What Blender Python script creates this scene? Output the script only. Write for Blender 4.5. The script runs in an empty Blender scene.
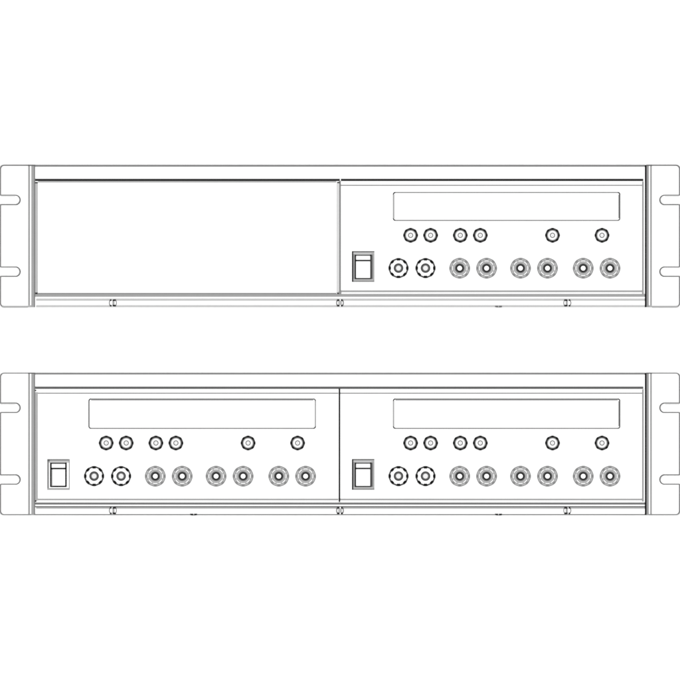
import bpy, math

# ------------------------------------------------------------------ set-up
scene = bpy.context.scene
S = 0.4826 / 680.0          # one drawing unit in metres: 680 units = a 19 inch rack width
DEPTH = 0.070               # depth of the rack frames, front to wall

cam_data = bpy.data.cameras.new('camera')
cam_data.type = 'ORTHO'                 # the drawing is an orthographic front elevation
cam_data.ortho_scale = 680 * S
cam_data.clip_start = 0.01
cam_data.clip_end = 100
cam = bpy.data.objects.new('camera', cam_data)
scene.collection.objects.link(cam)
cam.location = (0, -2.0, 0)
cam.rotation_euler = (math.radians(90), 0, 0)
scene.camera = cam

world = bpy.data.worlds.new('World')
scene.world = world
world.use_nodes = True
bg = world.node_tree.nodes['Background']
bg.inputs['Color'].default_value = (1, 1, 1, 1)      # shadowless white light tent all round
bg.inputs['Strength'].default_value = 0.36

lamp_data = bpy.data.lights.new('studio_lamp', 'AREA')
lamp_data.shape = 'DISK'
lamp_data.size = 0.6
lamp_data.energy = 11000
lamp = bpy.data.objects.new('studio_lamp', lamp_data)
scene.collection.objects.link(lamp)
lamp.location = (0, -30.0, 0)
lamp.rotation_euler = (math.radians(90), 0, 0)

scene.view_settings.view_transform = 'Standard'
scene.view_settings.look = 'None'
scene.view_settings.exposure = 0
scene.view_settings.gamma = 1
scene.render.film_transparent = False
scene.cycles.filter_width = 1.9
scene.cycles.max_bounces = 8

# ------------------------------------------------------------------ materials
GAIN = 1.66      # radiance of a surface of albedo 1 facing the lamp under this light


def srgb_lin(v):
    v /= 255.0
    return v / 12.92 if v <= 0.04045 else ((v + 0.055) / 1.055) ** 2.4


_mats = {}


def mat(kind):
    """'white' paint, or a grey finish named by the tone it shows under the light."""
    if kind in _mats:
        return _mats[kind]
    name = 'white_paint' if kind == 'white' else 'backdrop_white' if kind == 'wall' else 'grey_finish_%d' % kind
    m = bpy.data.materials.new(name)
    m.use_nodes = True
    nt = m.node_tree
    b = nt.nodes['Principled BSDF']
    base = 0.82 if kind == 'white' else 0.85 if kind == 'wall' else srgb_lin(kind) / GAIN
    b.inputs['Roughness'].default_value = 0.9
    b.inputs['Specular IOR Level'].default_value = 0.0
    tc = nt.nodes.new('ShaderNodeTexCoord')
    nz = nt.nodes.new('ShaderNodeTexNoise')
    nz.inputs['Scale'].default_value = 260.0
    nz.inputs['Detail'].default_value = 4.0
    rp = nt.nodes.new('ShaderNodeValToRGB')
    rp.color_ramp.elements[0].position = 0.3
    rp.color_ramp.elements[1].position = 0.7
    lo, hi = base * 0.985, base * 1.015
    rp.color_ramp.elements[0].color = (lo, lo, lo, 1)
    rp.color_ramp.elements[1].color = (hi, hi, hi, 1)
    nt.links.new(tc.outputs['Object'], nz.inputs['Vector'])
    nt.links.new(nz.outputs['Fac'], rp.inputs['Fac'])
    nt.links.new(rp.outputs['Color'], b.inputs['Base Color'])
    _mats[kind] = m
    return m


# ------------------------------------------------------------------ mesh builder
class MB:
    """Collects solids given in drawing units (x right, y down, h = height in mm towards the viewer)."""

    def __init__(self):
        self.v, self.f, self.fm, self.mats = [], [], [], []
        self.k = 0

    def mi(self, kind):
        if kind not in self.mats:
            self.mats.append(kind)
        return self.mats.index(kind)

    def prism(self, pts, h0, h1, kind):
        """Convex or concave outline pulled from height h0 up to h1."""
        n = len(pts)
        o = len(self.v)
        area = sum(pts[i][0] * pts[(i + 1) % n][1] - pts[(i + 1) % n][0] * pts[i][1] for i in range(n))
        if area < 0:
            pts = pts[::-1]
        for h in (h0, h1):
            for x, y in pts:
                self.v.append((x * S, -h * 0.001, -y * S))
        m = self.mi(kind)
        self.f.append([o + n + i for i in range(n)])
        self.f.append([o + i for i in range(n)][::-1])
        for i in range(n):
            j = (i + 1) % n
            self.f.append([o + i, o + j, o + n + j, o + n + i])
        self.fm += [m] * (n + 2)
        return self

    def box(self, x0, y0, x1, y1, h0, h1, kind):
        return self.prism([(x0, y0), (x1, y0), (x1, y1), (x0, y1)], h0, h1, kind)

    def line(self, x0, y0, x1, y1, top, kind):
        """A raised strip filling a rectangle of a face at height top; each a hair above the last."""
        self.k += 1
        w = min(abs(x1 - x0), abs(y1 - y0))
        if w < 2.2:                         # thin trim: a touch wider and darker
            kind = int(kind * 0.84)
            if abs(y1 - y0) < abs(x1 - x0):
                y0, y1 = y0 - 0.10, y1 + 0.10
            else:
                x0, x1 = x0 - 0.10, x1 + 0.10
        return self.box(x0, y0, x1, y1, top - 0.05, top + 0.10 + 0.012 * self.k, kind)

    def ring(self, cx, cy, r0, r1, h0, h1, kind, a0=0.0, a1=360.0, wob=0.0, lobes=8, n=64, phase=0.0):
        full = abs(a1 - a0) >= 359.9
        cnt = n if full else max(3, int(n * abs(a1 - a0) / 360.0) + 1)

        def pt(r, i, w):
            a = math.radians(a0 + (a1 - a0) * i / (cnt if full else cnt - 1))
            rr = r + w * math.cos(lobes * (a - math.radians(phase)))
            return (cx + rr * math.cos(a), cy + rr * math.sin(a))
        if r0 <= 0:
            pts = [pt(r1, i, wob) for i in range(cnt)]
            if not full:
                pts.append((cx, cy))
            return self.prism(pts, h0, h1, kind)
        m = self.mi(kind)
        o = len(self.v)
        for h in (h0, h1):
            for r, w in ((r0, 0.0), (r1, wob)):
                for i in range(cnt):
                    x, y = pt(r, i, w)
                    self.v.append((x * S, -h * 0.001, -y * S))

        def idx(lv, rr, i):
            return o + (lv * 2 + rr) * cnt + (i % cnt)
        last = cnt if full else cnt - 1
        for i in range(last):
            j = i + 1
            self.f += [[idx(1, 0, i), idx(1, 1, i), idx(1, 1, j), idx(1, 0, j)],
                       [idx(0, 0, j), idx(0, 1, j), idx(0, 1, i), idx(0, 0, i)],
                       [idx(0, 1, i), idx(0, 1, j), idx(1, 1, j), idx(1, 1, i)],
                       [idx(0, 0, j), idx(0, 0, i), idx(1, 0, i), idx(1, 0, j)]]
            self.fm += [m] * 4
        if not full:
            for e in (0, cnt - 1):
                self.f.append([idx(0, 0, e), idx(0, 1, e), idx(1, 1, e), idx(1, 0, e)])
                self.fm.append(m)
        return self

    def path(self, pts, width, top, kind, closed=False):
        """A raised strip of constant width following a polyline, mitred at its bends."""
        self.k += 1
        width, kind = width + 0.15, int(kind * 0.82)
        n = len(pts)
        L, R = [], []
        for i in range(n):
            p = pts[i]
            a = pts[i - 1] if (i > 0 or closed) else None
            b = pts[(i + 1) % n] if (i < n - 1 or closed) else None
            d = []
            for u, w in ((a, p), (p, b)):
                if u is not None and w is not None:
                    q = math.hypot(w[0] - u[0], w[1] - u[1]) or 1
                    d.append(((w[0] - u[0]) / q, (w[1] - u[1]) / q))
            nx = sum(-t[1] for t in d)
            ny = sum(t[0] for t in d)
            q = math.hypot(nx, ny) or 1
            nx, ny = nx / q, ny / q
            c = max(0.4, nx * -d[0][1] + ny * d[0][0])
            hw = width / 2 / c
            L.append((p[0] + nx * hw, p[1] + ny * hw))
            R.append((p[0] - nx * hw, p[1] - ny * hw))
        h0, h1 = top - 0.05, top + 0.10 + 0.012 * self.k
        m = self.mi(kind)
        o = len(self.v)
        for h in (h0, h1):
            for s in (L, R):
                for x, y in s:
                    self.v.append((x * S, -h * 0.001, -y * S))

        def idx(lv, s, i):
            return o + (lv * 2 + s) * n + (i % n)
        for i in range(n if closed else n - 1):
            j = i + 1
            self.f += [[idx(1, 0, i), idx(1, 1, i), idx(1, 1, j), idx(1, 0, j)],
                       [idx(0, 0, j), idx(0, 1, j), idx(0, 1, i), idx(0, 0, i)],
                       [idx(0, 1, i), idx(0, 1, j), idx(1, 1, j), idx(1, 1, i)],
                       [idx(0, 0, j), idx(0, 0, i), idx(1, 0, i), idx(1, 0, j)]]
            self.fm += [m] * 4
        if not closed:
            for e in (0, n - 1):
                self.f.append([idx(0, 0, e), idx(0, 1, e), idx(1, 1, e), idx(1, 0, e)])
                self.fm.append(m)
        return self

    def mesh(self, name):
        import bmesh
        me = bpy.data.meshes.new(name)
        me.from_pydata(self.v, [], self.f)
        for kind in self.mats:
            me.materials.append(mat(kind))
        for p, i in zip(me.polygons, self.fm):
            p.material_index = i
        bm = bmesh.new()
        bm.from_mesh(me)
        bmesh.ops.recalc_face_normals(bm, faces=bm.faces)
        bmesh.ops.triangulate(bm, faces=[f for f in bm.faces if len(f.verts) > 4])
        bm.to_mesh(me)
        bm.free()
        return me


def P(px, py, h=0.0):
    """Drawing point (680 x 680, y down) and height above the wall in mm -> metres."""
    return ((px - 340) * S, -h * 0.001, (340 - py) * S)


def thing(name, label, cat, px, py, h, group=None):
    o = bpy.data.objects.new(name, None)
    o.empty_display_size = 0.02
    scene.collection.objects.link(o)
    o.location = P(px, py, h)
    o['label'] = label
    o['category'] = cat
    if group:
        o['group'] = group
    o['_at'] = (px, py, h)
    return o


def part(name, source, parent, px=None, py=None, h=None, label=None):
    """source: an MB in absolute drawing units (px None) or centred on its own origin, or a shared mesh."""
    me = source.mesh(name) if isinstance(source, MB) else source
    o = bpy.data.objects.new(name, me)
    scene.collection.objects.link(o)
    o.parent = parent
    ax, ay, ah = parent['_at']
    if px is None:
        px, py, h = 340.0, 340.0, 0.0
        # builders in absolute units keep their vertices about the parent's own base
        me.transform(__import__('mathutils').Matrix.Translation((-(ax) * S, ah * 0.001, ay * S)))
        o.location = (0, 0, 0)
        o['_at'] = (ax, ay, ah)
    else:
        o.location = ((px - ax) * S, -(h - ah) * 0.001, (ay - py) * S)
        o['_at'] = (px, py, h)
    if label:
        o['label'] = label
    return o


D = DEPTH * 1000.0      # mm: front of the frame rails above the wall

# ------------------------------------------------------------------ setting
bd = MB()
bd.box(-2400, -2400, 2400, 2400, -20, 0, 'wall')
me = bd.mesh('backdrop')
bo = bpy.data.objects.new('backdrop', me)
scene.collection.objects.link(bo)
bo['kind'] = 'structure'


# ------------------------------------------------------------------ rack frame
def arc(cx, cy, r, a0, a1, n=8):
    return [(cx + r * math.cos(math.radians(a0 + (a1 - a0) * i / n)),
             cy + r * math.sin(math.radians(a0 + (a1 - a0) * i / n))) for i in range(n + 1)]


def ear_mesh(T, B, s1, s2, st, right, bot_k, bot_w):
    """Flat mounting ear between y=T and y=B with two open slots; right mirrors it about x=340."""
    def X(x):
        return 680 - x if right else x

    def M(pts):
        return [(X(x), y) for x, y in pts]
    R = 4.2
    hs = 4.6
    sx = 15.5
    out = [(28.1, T), ] + arc(R, T + R, R, 270, 180, 6)
    for c in (s1, s2):
        out += [(0, c - hs)] + arc(sx, c, hs, -90, 90, 10) + [(0, c + hs)]
    out += arc(R, B - R, R, 180, 90, 6) + [(28.1, B)]
    mb = MB()
    f = D
    mb.prism(M(out), f - 3, f, 'white')
    # drawn edges
    w = 0.55
    mb.path(M([(28.1, T + w)] + arc(R, T + R, R - w, 270, 225, 4)), 1.05, f, 132 if not st else 165)
    mb.path(M(arc(R, T + R, R - w, 232, 180, 4)), 1.1, f, 130)
    for y0, y1 in ((T + R - 1, s1 - hs + .3), (s1 + hs - .3, s2 - hs + .3), (s2 + hs - .3, B - R + 1)):
        mb.path(M([(w, y0), (w, y1)]), 1.1, f, 152)
    mb.path(M(arc(R, B - R, R - w, 180, 118, 4)), 1.0, f, 140)
    mb.path(M(arc(R, B - R, R - w, 124, 90, 3) + [(28.1, B - w)]), bot_w, f, bot_k)
    for i, c in enumerate((s1, s2)):
        up = 205 if i == 0 else 160
        upw = 1.8 if i == 0 else 1.1
        mb.path(M([(0.9, c - hs - .1), (sx, c - hs - .1)]), upw, f, up)
        mb.path(M(arc(sx, c, hs + .2, -90, 90, 12)), 1.0, f, 125)
        mb.path(M([(0.9, c + hs + .1), (sx, c + hs + .1)]), 1.2, f, 165)
    return mb


def screw_mesh(kind):
    """Slotted pan head: kind is which side the open half of the head shows."""
    mb = MB()
    mb.ring(0, 0, 0, 3.7, -1.5, 0.8, 'white', n=32)
    h = 0.8
    if kind == 'mid':
        side = (90, 90)
    elif kind == 'left':
        side = (105, 130)
    else:
        side = (130, 105)
    mb.ring(0, 0, 3.1, 4.1, h - .05, h + .10, side[0], 130, 230)
    mb.ring(0, 0, 3.1, 4.1, h - .05, h + .11, side[1], -50, 50)
    for s in (-1, 1):
        y0 = s * 3.0
        y1 = s * 1.75
        lo, hi = min(y0, y1) - .2 * (s > 0), max(y0, y1) + .2 * (s < 0)
        yy0, yy1 = (s * 3.55, s * 1.9)
        yy0, yy1 = min(yy0, yy1), max(yy0, yy1)
        if kind == 'mid':
            spans = ((-3.0, -0.3), (0.8, 2.8))
        elif kind == 'left':
            spans = ((-3.0, -1.1), (-0.5, 3.1))
        else:
            spans = ((-3.1, 0.5), (1.1, 3.0))
        for a, b in spans:
            mb.box(a, yy0, b, yy1, h - .05, h + .22, 15)
    if kind == 'mid':
        mb.box(-2.5, -2.0, -0.5, 2.0, h - .05, h + .14, 215)
        mb.box(-0.5, -2.0, 0.5, 2.0, h - .05, h + .15, 165)
        mb.box(0.5, -2.0, 2.5, 2.0, h - .05, h + .13, 205)
    else:
        a, b = (-0.6, 1.7) if kind == 'left' else (-1.7, 0.6)
        mb.box(a, -2.0, b, 2.0, h - .05, h + .14, 172)
    return mb


def foot_mesh(tone):
    mb = MB()
    mb.prism([(-3.7, -0.9), (-0.35, -0.9), (-0.35, 0.95), (-2.6, 0.85), (-3.4, 0.4)], -12, 0.6, tone)
    mb.prism([(0.35, -0.9), (3.5, -0.9), (3.3, 0.6), (2.6, 0.85), (0.35, 0.95)], -12, 0.6, tone)
    mb.prism([(-0.6, -0.6), (0.6, -0.6), (0.5, 1.1), (-0.5, 1.1)], -11, 0.2, 200)
    return mb


def rack_frame(label, T, v):
    """T: y of the top edge; v: the line weights of this frame."""
    dy = T - 164.8
    B = v['bottom']
    t = thing('rack_frame', label, 'rack frame', 340, B, D / 2, 'nineteen inch rack frames')
    f = D
    for right in (False, True):
        part('rack_ear', ear_mesh(T, B, 200.0 + dy, 271.7 + dy, v['low'], right, v['bot_k'], v['bot_w']), t)
    # side rails, full depth
    mb = MB()
    mb.box(28.1, T, 35.1, B, 0, f - 0.2, 'white')
    g = f - 0.2
    mb.line(28.1, T + .2, 29.95, B, g, 192)
    mb.line(31.2, T + .2, 34.3, B, g, 172)
    mb.line(34.2, T + .2, 35.1, B, g, 150)
    mb.line(28.1, T, 35.1, T + 1.1, g, 120)
    mb.line(28.1, B - v['bot_w'], 31.2, B, g, v['bot_k'])
    part('side_rail', mb, t)
    mb = MB()
    mb.box(644.9, T, 652.0, B, 0, f - 0.2, 'white')
    mb.line(646.1, T + .2, 648.9, B, g, 158)
    mb.line(644.9, T + .2, 646.4, B, g, 8)
    mb.line(650.2, T + .2, 652.0, B, g, 192)
    mb.line(646.25, T, 652.0, T + 1.1, g, 120)
    mb.line(648.9, B - v['bot_w'], 652.0, B, g, v['bot_k'])
    part('side_rail', mb, t)
    # top rail
    mb = MB()
    mb.box(35.1, T, 644.9, T + 16.2, 0, f - 0.3, 'white')
    g = f - 0.3
    mb.line(35.1, T + .1, 644.9, T + 1.95, g, 165)
    for x0, x1 in v['shelf_spans']:
        mb.line(x0, T + 13.9, x1, T + 14.6, g, v['shelf_soft'])
        mb.line(x0, T + 14.5, x1, T + 16.15, g, v['shelf'])
    part('top_rail', mb, t)
    # bottom rail
    mb = MB()
    y0 = 293.9 + dy
    mb.box(35.1, y0, 644.9, B - .02, 0, f - 0.3, 'white')
    for a, b, k in v['bottom_lines']:
        mb.line(35.1 if k < 190 else 36.0, a, 644.9, b, g, k)
    br = part('bottom_rail', mb, t)
    for x, kind in ((112.9, 'left'), (340.0, 'mid'), (567.3, 'right')):
        part('screw', SCREW[kind], br, x, v['screw_y'], g)
    # divider between the two bays
    mb = MB()
    if v['divider'] == 'black':
        mb.box(338.6, 388.6, 340.3, 502.0, 2, f + 1.3, 8)
    else:
        mb.box(339.2, 181.1, 340.9, 293.85, 2, f + 1.1, 138)
        mb.box(338.8, 291.2, 341.4, 293.8, f, f + 1.3, 150)
    part('bay_divider', mb, t)
    for x in v['feet']:
        part('foot', FOOT[v['foot_tone']], t, x, B - 0.6, g)
    return t


SCREW = {k: screw_mesh(k).mesh('screw') for k in ('left', 'mid', 'right')}
FOOT = {k: foot_mesh(k).mesh('foot') for k in (110, 15)}

UP = dict(shelf_spans=((35.1, 339.9), (340.8, 643.4)), bottom=307.3, low=False, bot_k=222, bot_w=2.0, shelf=38, shelf_soft=150,
          bottom_lines=((293.9, 296.9, 170), (298.4, 300.9, 205), (305.0, 307.3, 205)),
          screw_y=302.9, divider='grey', feet=(498.6,), foot_tone=110)
LOW = dict(shelf_spans=((35.1, 643.4),), bottom=515.1, low=True, bot_k=170, bot_w=1.0, shelf=118, shelf_soft=160,
           bottom_lines=((502.5, 504.6, 148), (506.0, 507.2, 145), (507.1, 508.6, 200), (514.0, 515.05, 172)),
           screw_y=510.6, divider='black', feet=(193.7, 498.6), foot_tone=15)
rack_frame('upper rack mount frame with slotted ears, holding a plain blank panel and one instrument', 164.8, UP)
rack_frame('lower rack mount frame with slotted ears, holding two instruments side by side', 372.6, LOW)


# ------------------------------------------------------------------ blank panel
def blank_panel():
    t = thing('blank_panel', 'plain white blank panel without controls, filling the left bay of the upper rack frame',
              'panel', 187.5, 293.8, D - 1)
    f = D + 0.6
    mb = MB()
    mb.box(35.2, 181.1, 339.1, 293.85, D - 4, f, 'white')
    mb.line(38.0, 181.1, 336.4, 182.6, f, 222)
    mb.line(35.2, 183.4, 38.0, 293.0, f, 196)
    mb.line(336.3, 183.4, 338.9, 292.9, f, 226)
    mb.line(38.0, 292.9, 336.5, 293.85, f, 172)
    part('cover_plate', mb, t)
    for x, y, w in ((36.5, 182.7, 2.8), (36.5, 293.3, 2.6), (338.3, 182.6, 2.6), (338.3, 293.3, 2.6)):
        c = MB()
        c.box(-w / 2, -.75, w / 2, .65, -2, 0.5, 8)
        part('corner_clip', c, t, x, y, f)
    # return flanges behind the plate
    for xa, xb in ((36.5, 38.0), (336.5, 338.0)):
        mb = MB()
        mb.box(xa, 182.5, xb, 292.5, D - 30, D - 4, 'white')
        part('side_flange', mb, t)
    return t


blank_panel()


# ------------------------------------------------------------------ instrument
def knob_mesh():
    mb = MB()
    mb.ring(0, 0, 5.1, 7.3, -1, 5.0, 62, wob=0.06, n=80)
    for k in range(8):
        a = 45 * k
        mb.ring(0, 0, 5.8, 7.5, 1, 5.1, 15, a - 10, a + 10, n=72)
    return mb


def cap_mesh():
    mb = MB()
    mb.ring(0, 0, 0, 5.25, -1, 4.4, 'white', n=48)
    mb.ring(0, 0, 4.2, 5.2, 4.3, 4.5, 205, n=48)
    mb.ring(0, 0, 1.6, 2.75, 4.3, 4.6, 125, n=32)
    mb.ring(0, 0, 0, 1.0, 4.3, 4.55, 232, n=24)
    return mb


def post_mesh():
    mb = MB()
    mb.ring(0, 0, 4.6, 9.6, -1, 9.0, 'white', wob=0.15, n=80)
    mb.ring(0, 0, 8.2, 9.95, -1, 9.25, 78, wob=0.1, n=80)
    for k in range(8):
        a = 45 * k
        mb.ring(0, 0, 7.5, 10.15, 1, 9.35, 22, a - 11.5, a + 11.5, n=72)
        mb.ring(0, 0, 8.5, 9.9, 1, 9.3, 70, a - 15.5, a + 15.5, n=72)
    return mb


def core_mesh():
    mb = MB()
    mb.ring(0, 0, 0, 2.9, -1, 9.6, 250, n=32)
    mb.ring(0, 0, 2.5, 3.9, -1, 9.9, 98, n=40)
    mb.ring(0, 0, 3.8, 4.85, -1, 9.8, 62, n=40)
    return mb


def socket_mesh():
    mb = MB()
    mb.ring(0, 0, 5.2, 10.3, -1, 2.0, 'white', n=64)
    mb.ring(0, 0, 8.3, 9.6, -1, 2.5, 216, n=64)
    mb.ring(0, 0, 9.3, 10.45, -1, 2.7, 150, n=72, wob=0.08)
    mb.ring(0, 0, 7.7, 8.7, -1, 2.65, 160, n=72)
    for k in range(8):
        a = 45 * k
        mb.ring(0, 0, 8.6, 10.3, 1, 2.8, 140, a - 9, a + 9, n=144)
        mb.ring(0, 0, 6.8, 8.0, 1, 2.55, 200, a + 22.5 - 6, a + 22.5 + 6, n=144)
    mb.ring(0, 0, 5.9, 6.95, -1, 2.4, 172, n=48)
    mb.ring(0, 0, 5.0, 6.0, -1, 2.3, 198, n=48)
    return mb


def contact_mesh():
    mb = MB()
    mb.ring(0, 0, 3.9, 5.15, -1, 2.0, 118, n=40)
    mb.ring(0, 0, 2.4, 3.95, -1, 3.4, 34, n=40)
    mb.ring(0, 0, 0, 2.45, -1, 3.0, 'white', n=32)
    return mb


def switch_mesh(warm):
    """Bezel of the rocker switch; centre of the mesh is the centre of its bezel."""
    x0, x1, y0, y1 = -11.3, 11.3, -15.4, 15.4
    i0, i1, j0, j1 = -8.4, 8.2, -11.7, 12.6
    mb = MB()
    for a, b, c, d in ((x0, y0, x1, j0), (x0, j1, x1, y1), (x0, j0, i0, j1), (i1, j0, x1, j1)):
        mb.box(a, b, c, d, -4, 1.0, 'white')
    t = 1.0
    if warm == 'left':
        mb.line(x0 + 1, y0 + 1, x1, j0, t, 205)
        mb.line(x0, y0, x1, y0 + 1.4, t, 160)
        mb.line(x0, y0 + 1.0, x0 + 1.7, y1, t, 168)
        mb.line(x1 - .9, y0, x1, y1, t, 185)
        mb.line(x0, y1 - 1.8, x1, y1, t, 208)
        mb.line(x0 + .2, y0 + .3, x0 + 2.6, y0 + 2.2, t, 125)
    else:
        mb.line(x0 + 1, y0 + 1, x1, j0, t, 204)
        mb.line(x0, y0, x1, y0 + 1.2, t, 132)
        mb.line(x0 + 1.2, y0 + 3, i0, y1, t, 196)
        mb.line(i1, y0 + 2, x1, y1 - 1, t, 176)
        mb.line(i1, j0, i1 + 1.1, j1, t, 120)
        mb.line(x0 + 1, j1, x1 - 1.5, y1 - 1, t, 232)
        mb.line(x0, y1 - 1.1, x1, y1, t, 160)
        mb.line(x0, y0 + .4, x0 + 1.3, y1, t, 35)
    return mb


def rocker_mesh(warm):
    i0, i1, j0, j1 = -8.4, 8.2, -11.7, 12.6
    mb = MB()
    # two facets of the tilted rocker meeting at the ridge
    r = -5.9
    mb.box(i0, j0, i1, r, -3, 0.3, 'white')
    mb.box(i0, r, i1, j1, -3, 1.4, 'white')
    t = 1.4
    heavy = warm == 'left'
    mb.line(i0, j0, i1, j0 + (1.0), t, 45 if heavy else 95)
    mb.line(i0, r - .8, i1, r + .7, t, 18 if heavy else 45)
    mb.line(i0, j1 - (1.4 if heavy else 1.1), i1, j1, t, 8 if heavy else 42)
    mb.line(i0, j0, i0 + (1.55 if heavy else 1.25), j1, t, 8)
    if heavy:
        mb.line(i0 + 1.6, r + .8, i0 + 2.5, j1 - 1.2, t, 225)
        mb.line(i1 - 1.5, j0, i1, j1, t, 8)
    else:
        mb.line(i1 - 1.2, j0, i1, j1, t, 82)
    mb.line(i0, j0 - .2, i0 + 1.2, j0 + 1.1, t, 5)
    mb.line(i1 - 1.3, j0 - .2, i1, j0 + 1.1, t, 8)
    return mb


KNOB, CAP = knob_mesh().mesh('knob'), cap_mesh().mesh('knob_cap')
POST, CORE = post_mesh().mesh('terminal_post'), core_mesh().mesh('post_core')
SOCK, CONT = socket_mesh().mesh('socket'), contact_mesh().mesh('socket_contact')


def rounded(x0, y0, x1, y1, r, n=5):
    return (arc(x1 - r, y0 + r, r, -90, 0, n) + arc(x1 - r, y1 - r, r, 0, 90, n) +
            arc(x0 + r, y1 - r, r, 90, 180, n) + arc(x0 + r, y0 + r, r, 180, 270, n))


def instrument(label, dx, dy, v):
    x0, x1 = v['x']
    yt, yb = 181.1 + dy, 293.8 + dy
    t = thing('bench_instrument', label, 'instrument', (x0 + x1) / 2, yb, D - 20, 'half width instruments in the rack frames')
    f = D + 0.8
    mb = MB()
    mb.box(x0 + .6, yt + .5, x1 - .6, yb - .5, 4, D - 2, 'white')
    part('case', mb, t)
    mb = MB()
    mb.box(x0, yt, x1, yb, D - 2, f, 'white')
    lx0, lx1 = (x0 + 2.8, x1 - .4) if v['side'] == 'left' else (x0, x1 - 1.0)
    mb.line(lx0, 184.85 + dy, lx1, 185.8 + dy, f, 158)
    a, b, k = v['base_line']
    mb.line(lx0, a, lx1, b, f, k)
    if v['side'] == 'left':
        mb.line(x0, yt + 3, x0 + 2.8, yb - 1, f, 184)
        mb.box(x0 - .2, 389.7, x0 + 1.2, 391.2, f, f + .4, 8)
        mb.box(x0 - .2, 500.3, x0 + 1.4, 501.9, f, f + .4, 8)
    else:
        mb.line(642.05, yt + .3, 643.75, yb, f, 194)
    part('front_panel', mb, t)
    # display
    wx0, wx1, wy0, wy1 = 392.8 + dx, 620.4 + dx, v['disp'][0], v['disp'][1]
    pane = MB()
    pane.prism(rounded(wx0, wy0, wx1, wy1, 2.6), f - 1, f + .5, 'white')
    dw = part('display_window', pane, t)
    bz = MB()
    q = f + .5
    r = 2.6
    kt, wt = v['top']
    kl, wl = v['lft']
    kr, wr = v['rgt']
    bz.path([(wx0 + r, wy0 + wt / 2), (wx1 - r, wy0 + wt / 2)], wt, q, kt)
    bz.path([(wx0 + r, wy1 - .5), (wx1 - r, wy1 - .5)], 1.0, q, 140)
    bz.path([(wx0 + wl / 2, wy0 + r), (wx0 + wl / 2, wy1 - r)], wl, q, kl)
    bz.path([(wx1 - wr / 2, wy0 + r), (wx1 - wr / 2, wy1 - r)], wr, q, kr)
    for cx, cy, a0, kk in ((wx0 + r, wy0 + r, 180, v['corner'][0]), (wx1 - r, wy0 + r, 270, v['corner'][1]),
                           (wx1 - r, wy1 - r, 0, v['corner'][2]), (wx0 + r, wy1 - r, 90, v['corner'][3])):
        bz.path(arc(cx, cy, r - .55, a0, a0 + 90, 6), 1.15, q, kk)
    part('display_bezel', bz, dw)
    # controls
    for x in (410.6, 430.6, 460.3, 480.3, 552.5, 602.0):
        k = part('knob', KNOB, t, x + dx, 235.3 + v['ky'], f)
        part('knob_cap', CAP, k, x + dx, 235.3 + v['ky'], f)
    for x in (398.5, 425.5):
        k = part('terminal_post', POST, t, x + dx, 268.1 + v['py'], f)
        part('post_core', CORE, k, x + dx, 268.1 + v['py'], f)
    for x in (459.7, 486.6, 520.5, 547.5, 583.2, 610.0):
        k = part('socket', SOCK, t, x + dx, 268.2 + v['py'], f)
        part('socket_contact', CONT, k, x + dx, 268.2 + v['py'], f)
    w = 'left' if v['side'] == 'left' else 'right'
    s = part('power_switch', switch_mesh(w), t, v['sw'][0], v['sw'][1], f)
    part('rocker', rocker_mesh(w), s, v['sw'][0], v['sw'][1], f)
    return t


instrument('white half-width instrument with display and sockets, beside the blank panel in the upper frame', 0, 0,
           dict(x=(340.95, 644.85), side='right', base_line=(290.3, 292.3, 213), disp=(191.9, 220.9), top=(160, 1.05),
                lft=(212, 1.6), rgt=(134, 1.9), corner=(35, 25, 110, 45), ky=0, py=0, sw=(363.2, 266.5)))
instrument('white half-width instrument in the left bay of the lower frame, with its twin beside it', -304.4, 207.9,
           dict(x=(35.15, 338.7), side='left', base_line=(498.6, 500.3, 206), disp=(398.4, 428.9), top=(163, 2.0),
                lft=(72, 1.1), rgt=(205, 1.3), corner=(60, 115, 60, 100), ky=207.7, py=208.0, sw=(58.5, 474.5)))
instrument('white half-width instrument in the right bay of the lower frame, below the upper instrument', 0, 207.9,
           dict(x=(340.2, 644.85), side='right', base_line=(498.6, 500.3, 206), disp=(398.4, 428.9), top=(163, 2.0),
                lft=(212, 1.4), rgt=(134, 1.9), corner=(45, 60, 110, 60), ky=207.7, py=208.0, sw=(363.2, 474.4)))

for o in scene.objects:
    if '_at' in o:
        del o['_at']
